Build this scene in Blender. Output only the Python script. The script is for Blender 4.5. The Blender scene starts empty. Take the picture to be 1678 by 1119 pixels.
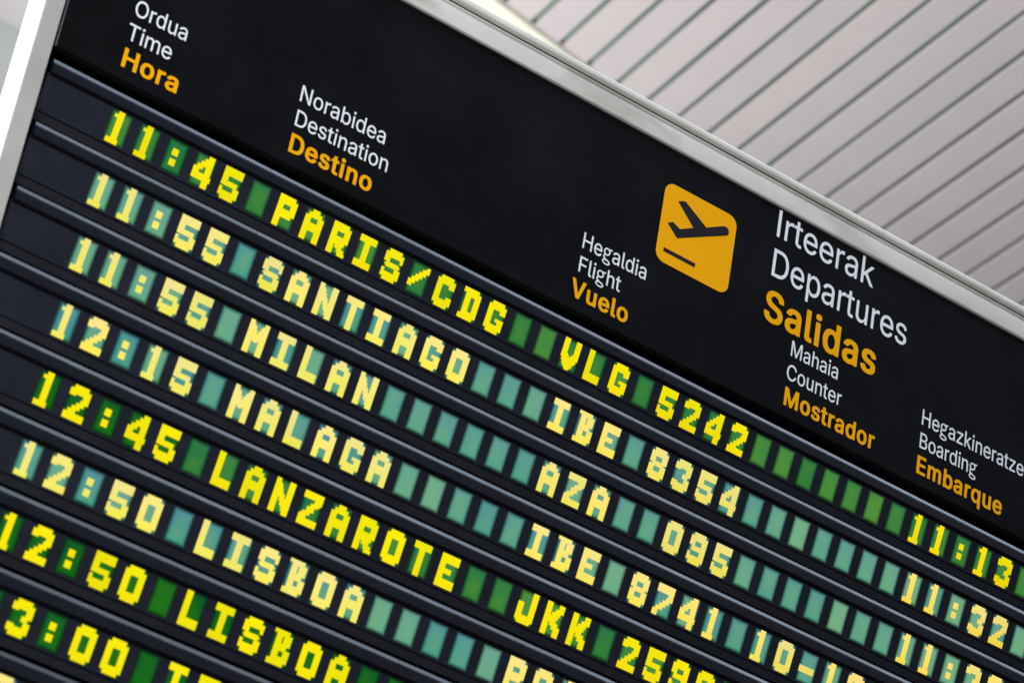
# Airport departures board seen from below: split into a header panel, tilted display rows and a pale frame.
import bpy, bmesh, math, random
from mathutils import Matrix, Vector

random.seed(7)
C = bpy.context.scene.collection
U = 0.06          # metres per board unit (one unit = pitch of the character windows)
BASE_Z = 4.70     # height of the board's origin above the hall floor, metres

# board coordinates: x to the right along the rows, y down, z into the board
CAM_POS = (-26.7824, 50.9281, -73.5871)
CAM_R = ((0.8098233, -0.1557574, -0.5656199), (0.4035466, 0.8476896, 0.3443435), (0.4258361, -0.5071113, 0.7493342))
FOCAL_PX = 5020.23
ROW_P = 2.30031
CELL_W = 0.6818
CELL_H = 1.0461
TILT = 0.26367


def W(x, y, z):
    return Vector((x * U, z * U, BASE_Z - y * U))

# ------------------------------------------------------------------ camera
cam_data = bpy.data.cameras.new('camera')
cam = bpy.data.objects.new('camera', cam_data)
C.objects.link(cam)
def V3(v): return Vector((v[0], v[2], -v[1]))
cr, cd, cf = V3(CAM_R[0]), V3(CAM_R[1]), V3(CAM_R[2])
m = Matrix((cr, -cd, -cf)).transposed().to_4x4()
m.translation = W(*CAM_POS)
cam.matrix_world = m
cam_data.sensor_width = 36.0
cam_data.lens = FOCAL_PX / 1678.0 * 36.0
cam_data.clip_start = 0.1
cam_data.clip_end = 200.0
cam_data.dof.use_dof = True
cam_data.dof.focus_distance = 6.34
cam_data.dof.aperture_fstop = 4.2
cam_data.dof.aperture_blades = 0
bpy.context.scene.camera = cam

# ------------------------------------------------------------------ world and lamps, added fills among them
world = bpy.data.worlds.new('World')
bpy.context.scene.world = world
world.use_nodes = True
bg = world.node_tree.nodes['Background']
bg.inputs['Color'].default_value = (0.97, 0.97, 1.0, 1)
bg.inputs['Strength'].default_value = 0.235

def area(name, pos, target, sx, sy, power, color):
    ld = bpy.data.lights.new(name, 'AREA')
    ld.shape = 'RECTANGLE'; ld.size = sx * U; ld.size_y = sy * U
    ld.energy = power; ld.color = color
    o = bpy.data.objects.new(name, ld); C.objects.link(o)
    o.location = W(*pos)
    o.rotation_euler = (W(*target) - W(*pos)).to_track_quat('-Z', 'Y').to_euler()
    return o
area('front_light', (-40, 8, -62), (12, -4, 0), 50, 40, 214, (1.0, 0.99, 0.97))  # unseen fill added to light the front of the board
area('side_fill', (-32, 2, 8), (0, 0, 2), 12, 44, 420, (0.97, 0.98, 1.0))  # unseen lamp added to whiten the left side of the frame
area('far_fill', (28, -22, 70), (48, -60, 58), 30, 26, 78, (1.0, 0.99, 0.97))  # added lamp hidden behind the board, brightens the far part of the ceiling
area('ceiling_lamp', (58, -52, -6), (58, 0, -6), 104, 18, 128, (0.60, 0.77, 1.0))

sc = bpy.context.scene
sc.view_settings.view_transform = 'Standard'
sc.view_settings.look = 'None'
sc.view_settings.exposure = 0
sc.view_settings.gamma = 1

# ------------------------------------------------------------------ materials
def mat(name, color, rough=0.5, metal=0.0, spec=0.5, noise=None, bump=None, tint=None):
    m = bpy.data.materials.new(name); m.use_nodes = True
    nt = m.node_tree; b = nt.nodes['Principled BSDF']
    b.inputs['Base Color'].default_value = (*color, 1)
    b.inputs['Roughness'].default_value = rough
    b.inputs['Metallic'].default_value = metal
    b.inputs['Specular IOR Level'].default_value = spec
    geo = nt.nodes.new('ShaderNodeNewGeometry')
    if noise:                                   # noise = (scale, low factor, high factor)
        n = nt.nodes.new('ShaderNodeTexNoise'); n.inputs['Scale'].default_value = noise[0]
        n.inputs['Detail'].default_value = 5; n.inputs['Roughness'].default_value = 0.6
        nt.links.new(geo.outputs['Position'], n.inputs['Vector'])
        r = nt.nodes.new('ShaderNodeMapRange')
        r.inputs['From Min'].default_value = 0.3; r.inputs['From Max'].default_value = 0.7
        nt.links.new(n.outputs['Fac'], r.inputs['Value'])
        mx = nt.nodes.new('ShaderNodeMix'); mx.data_type = 'RGBA'
        lo = tint or tuple(c * noise[1] for c in color)
        mx.inputs[6].default_value = (*lo, 1)
        mx.inputs[7].default_value = (*[min(1, c * noise[2]) for c in color], 1)
        nt.links.new(r.outputs[0], mx.inputs[0]); nt.links.new(mx.outputs[2], b.inputs['Base Color'])
        r2 = nt.nodes.new('ShaderNodeMapRange')
        r2.inputs['To Min'].default_value = max(0.05, rough - 0.06); r2.inputs['To Max'].default_value = rough + 0.06
        nt.links.new(n.outputs['Fac'], r2.inputs['Value']); nt.links.new(r2.outputs[0], b.inputs['Roughness'])
    if bump:                                    # bump = (scale, strength)
        n2 = nt.nodes.new('ShaderNodeTexNoise'); n2.inputs['Scale'].default_value = bump[0]
        n2.inputs['Detail'].default_value = 3
        nt.links.new(geo.outputs['Position'], n2.inputs['Vector'])
        bp = nt.nodes.new('ShaderNodeBump'); bp.inputs['Strength'].default_value = bump[1]
        bp.inputs['Distance'].default_value = 0.002
        nt.links.new(n2.outputs['Fac'], bp.inputs['Height']); nt.links.new(bp.outputs['Normal'], b.inputs['Normal'])
    return m

M = {}
M['header'] = mat('matt_black_vinyl', (0.0033, 0.0035, 0.0044), 0.62, spec=0.05, noise=(5, 0.45, 1.6), bump=(60, 0.15))
M['panel'] = mat('dark_panel', (0.0085, 0.0105, 0.0200), 0.55, spec=0.18, noise=(14, 0.8, 1.25), bump=(90, 0.2))
M['rail'] = mat('anodised_rail', (0.0045, 0.0058, 0.0120), 0.27, spec=0.36, noise=(20, 0.75, 1.3))
M['trim'] = mat('dark_trim', (0.0070, 0.0090, 0.0140), 0.55, spec=0.2, noise=(14, 0.8, 1.2))
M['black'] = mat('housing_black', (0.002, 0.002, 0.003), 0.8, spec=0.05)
M['frame'] = mat('pale_metal_frame', (0.66, 0.655, 0.63), 0.42, spec=0.4, noise=(3.5, 0.90, 1.05), bump=(25, 0.15))
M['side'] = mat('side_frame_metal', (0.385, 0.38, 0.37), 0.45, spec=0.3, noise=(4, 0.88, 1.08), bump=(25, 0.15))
M['edge'] = mat('edge_highlight', (0.10, 0.092, 0.115), 0.4, spec=0.3, noise=(8, .7, 1.3))
M['lip'] = mat('pale_frame_lip', (0.74, 0.73, 0.69), 0.5, spec=0.4, noise=(6, 0.82, 1.08))
nt = M['frame'].node_tree; b = nt.nodes['Principled BSDF']; src = b.inputs['Base Color'].links[0].from_socket
geo = nt.nodes.new('ShaderNodeNewGeometry'); mp = nt.nodes.new('ShaderNodeMapping'); mp.inputs['Scale'].default_value = (.7, 1, 1.6)
nz = nt.nodes.new('ShaderNodeTexNoise'); nz.inputs['Scale'].default_value = 5.5; nz.inputs['Detail'].default_value = 4
nt.links.new(geo.outputs['Position'], mp.inputs[0]); nt.links.new(mp.outputs[0], nz.inputs['Vector'])
mr = nt.nodes.new('ShaderNodeMapRange'); mr.inputs['From Min'].default_value = .50; mr.inputs['From Max'].default_value = .68; mr.inputs['To Max'].default_value = .75
nt.links.new(nz.outputs['Fac'], mr.inputs['Value'])
mx = nt.nodes.new('ShaderNodeMix'); mx.data_type = 'RGBA'; mx.inputs[7].default_value = (0.36, 0.345, 0.31, 1)
nt.links.new(mr.outputs[0], mx.inputs[0]); nt.links.new(src, mx.inputs[6]); nt.links.new(mx.outputs[2], b.inputs['Base Color'])
M['groove_dark'] = mat('brown_groove_shade', (0.040, 0.030, 0.026), 0.7, spec=0.2, noise=(10, 0.7, 1.3))
M['white'] = mat('white_lettering', (0.76, 0.80, 0.86), 0.5, spec=0.2)
M['orange'] = mat('amber_lettering', (0.86, 0.40, 0.0), 0.5, spec=0.05)
M['symbol'] = mat('dark_symbol', (0.014, 0.010, 0.012), 0.5, spec=0.1)
M['slat'] = mat('painted_slat', (0.49, 0.445, 0.452), 0.42, spec=0.35, noise=(0.9, 0.93, 1.05), bump=(8, 0.05))
nt = M['slat'].node_tree; b = nt.nodes['Principled BSDF']; src = b.inputs['Base Color'].links[0].from_socket
oi = nt.nodes.new('ShaderNodeObjectInfo'); mx = nt.nodes.new('ShaderNodeMix'); mx.data_type = 'RGBA'; mx.blend_type = 'MULTIPLY'; mx.inputs[0].default_value = 1.0
rm_ = nt.nodes.new('ShaderNodeMix'); rm_.data_type = 'RGBA'; rm_.inputs[6].default_value = (1.02, 0.995, 0.98, 1); rm_.inputs[7].default_value = (0.95, 0.955, 0.975, 1)
nt.links.new(oi.outputs['Random'], rm_.inputs[0]); nt.links.new(src, mx.inputs[6]); nt.links.new(rm_.outputs[2], mx.inputs[7]); nt.links.new(mx.outputs[2], b.inputs['Base Color'])
M['gap'] = mat('ceiling_void', (0.14, 0.19, 0.165), 0.8, spec=0.2, noise=(1.2, 0.70, 1.3))
M['border'] = mat('cream_moulding', (0.68, 0.67, 0.56), 0.6, spec=0.3, noise=(2, 0.93, 1.05))
M['ceil'] = mat('plain_ceiling', (0.42, 0.40, 0.42), 0.7, spec=0.2, noise=(1.5, 0.95, 1.04))
M['wall'] = mat('grey_wall', (0.42, 0.45, 0.45), 0.7, spec=0.2, noise=(1.5, 0.95, 1.04))

nt = M['rail'].node_tree; b = nt.nodes['Principled BSDF']
geo = nt.nodes.new('ShaderNodeNewGeometry'); mp = nt.nodes.new('ShaderNodeMapping'); mp.inputs['Scale'].default_value = (.5, 14, 14)
nz = nt.nodes.new('ShaderNodeTexNoise'); nz.inputs['Scale'].default_value = 6; nz.inputs['Detail'].default_value = 6; nz.inputs['Roughness'].default_value = .7
nt.links.new(geo.outputs['Position'], mp.inputs[0]); nt.links.new(mp.outputs[0], nz.inputs['Vector'])
mr = nt.nodes.new('ShaderNodeMapRange'); mr.inputs['From Min'].default_value = .3; mr.inputs['From Max'].default_value = .7
mr.inputs['To Min'].default_value = .20; mr.inputs['To Max'].default_value = .30
nt.links.new(nz.outputs['Fac'], mr.inputs['Value']); nt.links.new(mr.outputs[0], b.inputs['Roughness'])

def oi_x(nt, oi):
    s_ = nt.nodes.new('ShaderNodeSeparateXYZ'); nt.links.new(oi.outputs['Location'], s_.inputs[0]); return s_.outputs['X']

def screen(name, top, bottom, alt, strength, grid, vary):
    """A lit display surface: colour runs softly across the window, shifts a little from window to window."""
    m = bpy.data.materials.new(name); m.use_nodes = True
    nt = m.node_tree; nt.nodes.clear(); L = nt.links.new
    out = nt.nodes.new('ShaderNodeOutputMaterial'); b = nt.nodes.new('ShaderNodeBsdfPrincipled')
    b.inputs['Base Color'].default_value = (0.002, 0.003, 0.003, 1); b.inputs['Roughness'].default_value = 0.4; b.inputs['Specular IOR Level'].default_value = 0.08
    tc = nt.nodes.new('ShaderNodeTexCoord'); oi = nt.nodes.new('ShaderNodeObjectInfo')
    sep = nt.nodes.new('ShaderNodeSeparateXYZ'); L(tc.outputs['Object'], sep.inputs[0])
    def mth(op, a, b_=None, c=None):
        n = nt.nodes.new('ShaderNodeMath'); n.operation = op
        for i, v in enumerate((a, b_, c)):
            if v is None: continue
            if isinstance(v, (int, float)): n.inputs[i].default_value = v
            else: L(v, n.inputs[i])
        return n.outputs[0]
    def mix(f, a, b_):
        n = nt.nodes.new('ShaderNodeMix'); n.data_type = 'RGBA'
        if isinstance(f, (int, float)): n.inputs[0].default_value = f
        else: L(f, n.inputs[0])
        for i, v in ((6, a), (7, b_)):
            if isinstance(v, tuple): n.inputs[i].default_value = (*v, 1)
            else: L(v, n.inputs[i])
        return n.outputs[2]
    nz = nt.nodes.new('ShaderNodeTexNoise'); nz.noise_dimensions = '4D'
    nz.inputs['Scale'].default_value = 22; nz.inputs['Detail'].default_value = 1
    L(tc.outputs['Object'], nz.inputs['Vector']); L(mth('MULTIPLY', oi.outputs['Random'], 50.0), nz.inputs['W'])
    down = mth('MULTIPLY', sep.outputs['Z'], -1.0 / (CELL_H * U))          # 0 at the top, 1 at the foot of the window
    fac = mth('ADD', mth('MULTIPLY', down, 0.75), mth('MULTIPLY_ADD', nz.outputs['Fac'], 1.1, -0.45))
    fac = mth('MINIMUM', mth('MAXIMUM', fac, 0.0), 1.0)
    col = mix(fac, top, bottom)
    rnd = mth('POWER', oi.outputs['Random'], 1.6)
    if not grid:
        x_tint = mth('MULTIPLY', mth('MAXIMUM', oi_x(nt, oi), 0.0), 0.30 / (34 * U))  # tint rises with x along the board
        rnd = mth('ADD', mth('MULTIPLY', rnd, .75), x_tint)
    if grid:                           # orange shift of a slanted view, put into the dot colour along x
        x_tint = mth('MULTIPLY', mth('MAXIMUM', mth('ADD', oi_x(nt, oi), -12 * U), 0.0), 0.62 / (24 * U))
        x_tint = mth('MULTIPLY', x_tint, mth('MULTIPLY_ADD', mth('MAXIMUM', down, 0.0), 1.1, 0.55))
        rnd = mth('ADD', mth('MULTIPLY', rnd, .5), x_tint)
        rnd = mth('MINIMUM', rnd, 1.6)
    col = mix(mth('MULTIPLY', rnd, vary), col, alt)
    st = mth('MULTIPLY_ADD', oi.outputs['Random'], 0.16, 0.90)
    if not grid:
        # the backlight of a window falls off over its last millimetres
        u = mth('MULTIPLY', sep.outputs['X'], 1.0 / (CELL_W * U))
        ex = mth('MINIMUM', u, mth('SUBTRACT', 1.0, u)); ey = mth('MULTIPLY', mth('MINIMUM', down, mth('SUBTRACT', 1.0, down)), CELL_H / CELL_W)
        ed = mth('SMOOTH_MIN', ex, ey, 0.08)
        r = nt.nodes.new('ShaderNodeMapRange'); r.interpolation_type = 'SMOOTHSTEP'
        r.inputs['From Min'].default_value = -0.02; r.inputs['From Max'].default_value = 0.19
        r.inputs['To Min'].default_value = 0.16; r.inputs['To Max'].default_value = 1.04
        L(ed, r.inputs['Value']); st = mth('MULTIPLY', st, r.outputs[0])
        # a warmer pool of light somewhere near the middle of the window
        pool = mth('MULTIPLY', mth('MINIMUM', mth('MAXIMUM', mth('MULTIPLY_ADD', ed, 3.2, -0.35), 0.0), 1.0), mth('MULTIPLY_ADD', nz.outputs['Fac'], 1.8, -0.5))
        col = mix(mth('MULTIPLY', mth('MAXIMUM', pool, 0.0), 0.75), col, alt)
    if grid:
        # fine pixel joints of the dot matrix (14 x 19 to a window)
        def joint(axis, pitch):
            f = mth('FRACT', mth('MULTIPLY', axis, 1.0 / pitch))
            return mth('LESS_THAN', mth('ABSOLUTE', mth('ADD', f, -0.5)), 0.37)
        g = mth('MINIMUM', joint(mth('ADD', sep.outputs['X'], 10 * U * CELL_W / 14), U * CELL_W / 14),
                joint(mth('ADD', sep.outputs['Z'], 38 * U * CELL_H / 19), U * CELL_H / 19))
        st = mth('MULTIPLY', st, mth('MULTIPLY_ADD', g, grid, 1.0 - grid))
    L(col, b.inputs['Emission Color'])
    L(mth('MULTIPLY', st, strength), b.inputs['Emission Strength'])
    L(b.outputs[0], out.inputs[0])
    return m
M['cell_green'] = screen('lit_window_green', (0.010, 0.165, 0.060), (0.016, 0.195, 0.032), (0.085, 0.26, 0.035), 1.0, 0, 0.75)
M['cell_deep'] = screen('lit_window_deep_green', (0.0, 0.095, 0.018), (0.002, 0.14, 0.003), (0.02, 0.16, 0.003), 1.0, 0, 0.6)
M['cell_teal'] = screen('lit_window_teal', (0.070, 0.270, 0.335), (0.050, 0.35, 0.225), (0.180, 0.39, 0.19), 1.0, 0, 0.8)
M['dot_yellow'] = screen('lit_dots_yellow', (1.0, 0.93, 0.0), (1.0, 0.87, 0.0), (1.0, 0.62, 0.0), 1.10, 0.32, 0.5)
M['dot_pale'] = screen('lit_dots_pale_yellow', (1.0, 0.89, 0.31), (1.0, 0.95, 0.09), (1.0, 0.58, 0.04), 1.10, 0.32, 0.5)

# ------------------------------------------------------------------ helpers
def link(name, me, material, parent=None, loc=None, rot=None):
    o = bpy.data.objects.new(name, me); C.objects.link(o)
    if material is not None and not me.materials: me.materials.append(material)
    if parent is not None: o.parent = parent
    if loc is not None: o.location = loc
    if rot is not None: o.rotation_euler = rot
    return o
def tag(o, label=None, cat=None, group=None, kind=None):
    if label: o['label'] = label
    if cat: o['category'] = cat
    if group: o['group'] = group
    if kind: o['kind'] = kind
    return o
def L3(x, y, z):                       # board vector -> local Blender vector (origin at the board's origin)
    return Vector((x * U, z * U, -y * U))
def bm_mesh(name, bm, smooth=False):
    bmesh.ops.recalc_face_normals(bm, faces=bm.faces)
    me = bpy.data.meshes.new(name); bm.to_mesh(me); bm.free()
    if smooth:
        for p in me.polygons: p.use_smooth = True
    return me
def extrude_x(name, prof, x0, x1, conv=L3, bevel=0.0, cuts=0):
    """Closed profile [(y, z)...] run along x, ends capped."""
    bm = bmesh.new(); rings = []
    n = cuts + 2
    for i in range(n):
        x = x0 + (x1 - x0) * i / (n - 1)
        rings.append([bm.verts.new(conv(x, y, z)) for y, z in prof])
    k = len(prof)
    for a, b in zip(rings, rings[1:]):
        for i in range(k):
            bm.faces.new((a[i], a[(i + 1) % k], b[(i + 1) % k], b[i]))
    bm.faces.new(rings[0]); bm.faces.new(rings[-1][::-1])
    if bevel:
        bmesh.ops.recalc_face_normals(bm, faces=bm.faces)
        es = [e for e in bm.edges if len(e.link_faces) == 2 and e.calc_face_angle(0) > 0.6]
        bmesh.ops.bevel(bm, geom=es, offset=bevel * U, segments=2, affect='EDGES')
    return bm_mesh(name, bm)
def box(name, x0, x1, y0, y1, z0, z1, bevel=0.0, conv=L3):
    return extrude_x(name, [(y0, z0), (y1, z0), (y1, z1), (y0, z1)], x0, x1, conv, bevel)

# ------------------------------------------------------------------ the board
X_LEFT, X_RIGHT = -2.25, 44.0
ROWS = 10
board = bpy.data.objects.new('departures_board', None); C.objects.link(board)
board.location = W(0, 0, 0)
tag(board, 'black airport departures board in a pale metal frame with rows of lit yellow characters', 'departures board')

# housing behind everything
link('housing', box('housing', -2.9, X_RIGHT + .5, -10.0, ROWS * ROW_P + .4, 0.85, 1.15), M['black'], board)

# frame: face, a cove running into a dark groove, and a rounded lip above
FZ = -0.08
face = [(-9.07, .3), (-9.07, FZ + .02), (-9.08, FZ + .005), (-9.10, FZ), (-9.62, FZ), (-9.72, FZ + .012), (-9.80, FZ + .05), (-9.86, FZ + .11),
        (-9.90, .10), (-9.905, .02), (-9.915, -.035), (-9.935, -.045), (-9.95, -.03), (-9.955, .5), (-9.3, .5)]
ft = link('frame_top', extrude_x('frame_top', face, -3.05, X_RIGHT + .9, cuts=40), M['frame'], board)
link('groove_shade', box('groove_shade', -3.0, X_RIGHT + .8, -10.12, -9.957, .10, .4), M['groove_dark'], board)  # dark brown strip, the groove's shade put into colour
lip = [(-10.125, .5), (-10.12, -.10), (-10.13, -.125), (-10.15, -.14), (-10.20, -.145), (-10.26, -.14), (-10.31, -.12), (-10.335, -.08), (-10.345, 0), (-10.345, 1.26), (-9.98, 1.26), (-9.98, .52)]
lipo = link('frame_lip', extrude_x('frame_lip', lip, -3.05, X_RIGHT + .9, cuts=40), M['lip'], board)
for p in lipo.data.polygons: p.use_smooth = abs(p.normal.x) < .5
for p in ft.data.polygons: p.use_smooth = abs(p.normal.x) < .5
ft.data.set_sharp_from_angle(angle=math.radians(50)); lipo.data.set_sharp_from_angle(angle=math.radians(50))
def run_y(name, prof, y0, y1):         # closed profile [(x, z)...] run along y
    bm = bmesh.new()
    a = [bm.verts.new(L3(x, y0, z)) for x, z in prof]; b = [bm.verts.new(L3(x, y1, z)) for x, z in prof]
    k = len(prof)
    for i in range(k): bm.faces.new((a[i], a[(i + 1) % k], b[(i + 1) % k], b[i]))
    bm.faces.new(a); bm.faces.new(b[::-1])
    return bm_mesh(name, bm)
def corner(cx, cz, r, a0, a1, n=6):
    return [(cx + r * math.cos(math.radians(a0 + (a1 - a0) * i / n)), cz + r * math.sin(math.radians(a0 + (a1 - a0) * i / n))) for i in range(n + 1)]
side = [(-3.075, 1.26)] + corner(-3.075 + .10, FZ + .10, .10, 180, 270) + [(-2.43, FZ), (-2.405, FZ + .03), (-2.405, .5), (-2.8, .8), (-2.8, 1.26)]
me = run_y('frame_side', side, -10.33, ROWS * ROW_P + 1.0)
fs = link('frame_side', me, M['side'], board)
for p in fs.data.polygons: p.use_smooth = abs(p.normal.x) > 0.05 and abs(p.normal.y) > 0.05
rs = [(X_RIGHT + .2 + (-2.405 - x), z) for x, z in side]
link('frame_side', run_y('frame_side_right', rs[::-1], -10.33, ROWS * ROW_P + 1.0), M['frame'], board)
link('frame_bottom', box('frame_bottom', -2.44, X_RIGHT + .19, ROWS * ROW_P + .1, ROWS * ROW_P + .98, FZ + .004, .5, 0.05), M['frame'], board)

# header panel
header = link('header_panel', box('header_panel', -2.33, X_RIGHT + .1, -9.045, -1.055, 0.0, 0.28, 0.035), M['header'], board)
link('header_ledge', box('header_ledge', -2.30, X_RIGHT + .1, -1.03, -0.985, 0.06, 0.26, 0.012), M['header'], board)

# highlight on the header's bevelled edge, put on as lighter strips
for nm, bx in (('top', (-2.32, X_RIGHT + .09, -9.042, -8.992)),):
    link('header_edge_glint', box('header_edge_glint', *bx, -.010, .02, 0.004), M['edge'], board)
link('header_edge_glint', box('header_side_glint', -2.325, -2.285, -8.98, -1.08, -.010, .02, 0.004), M['edge'], board)

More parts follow.
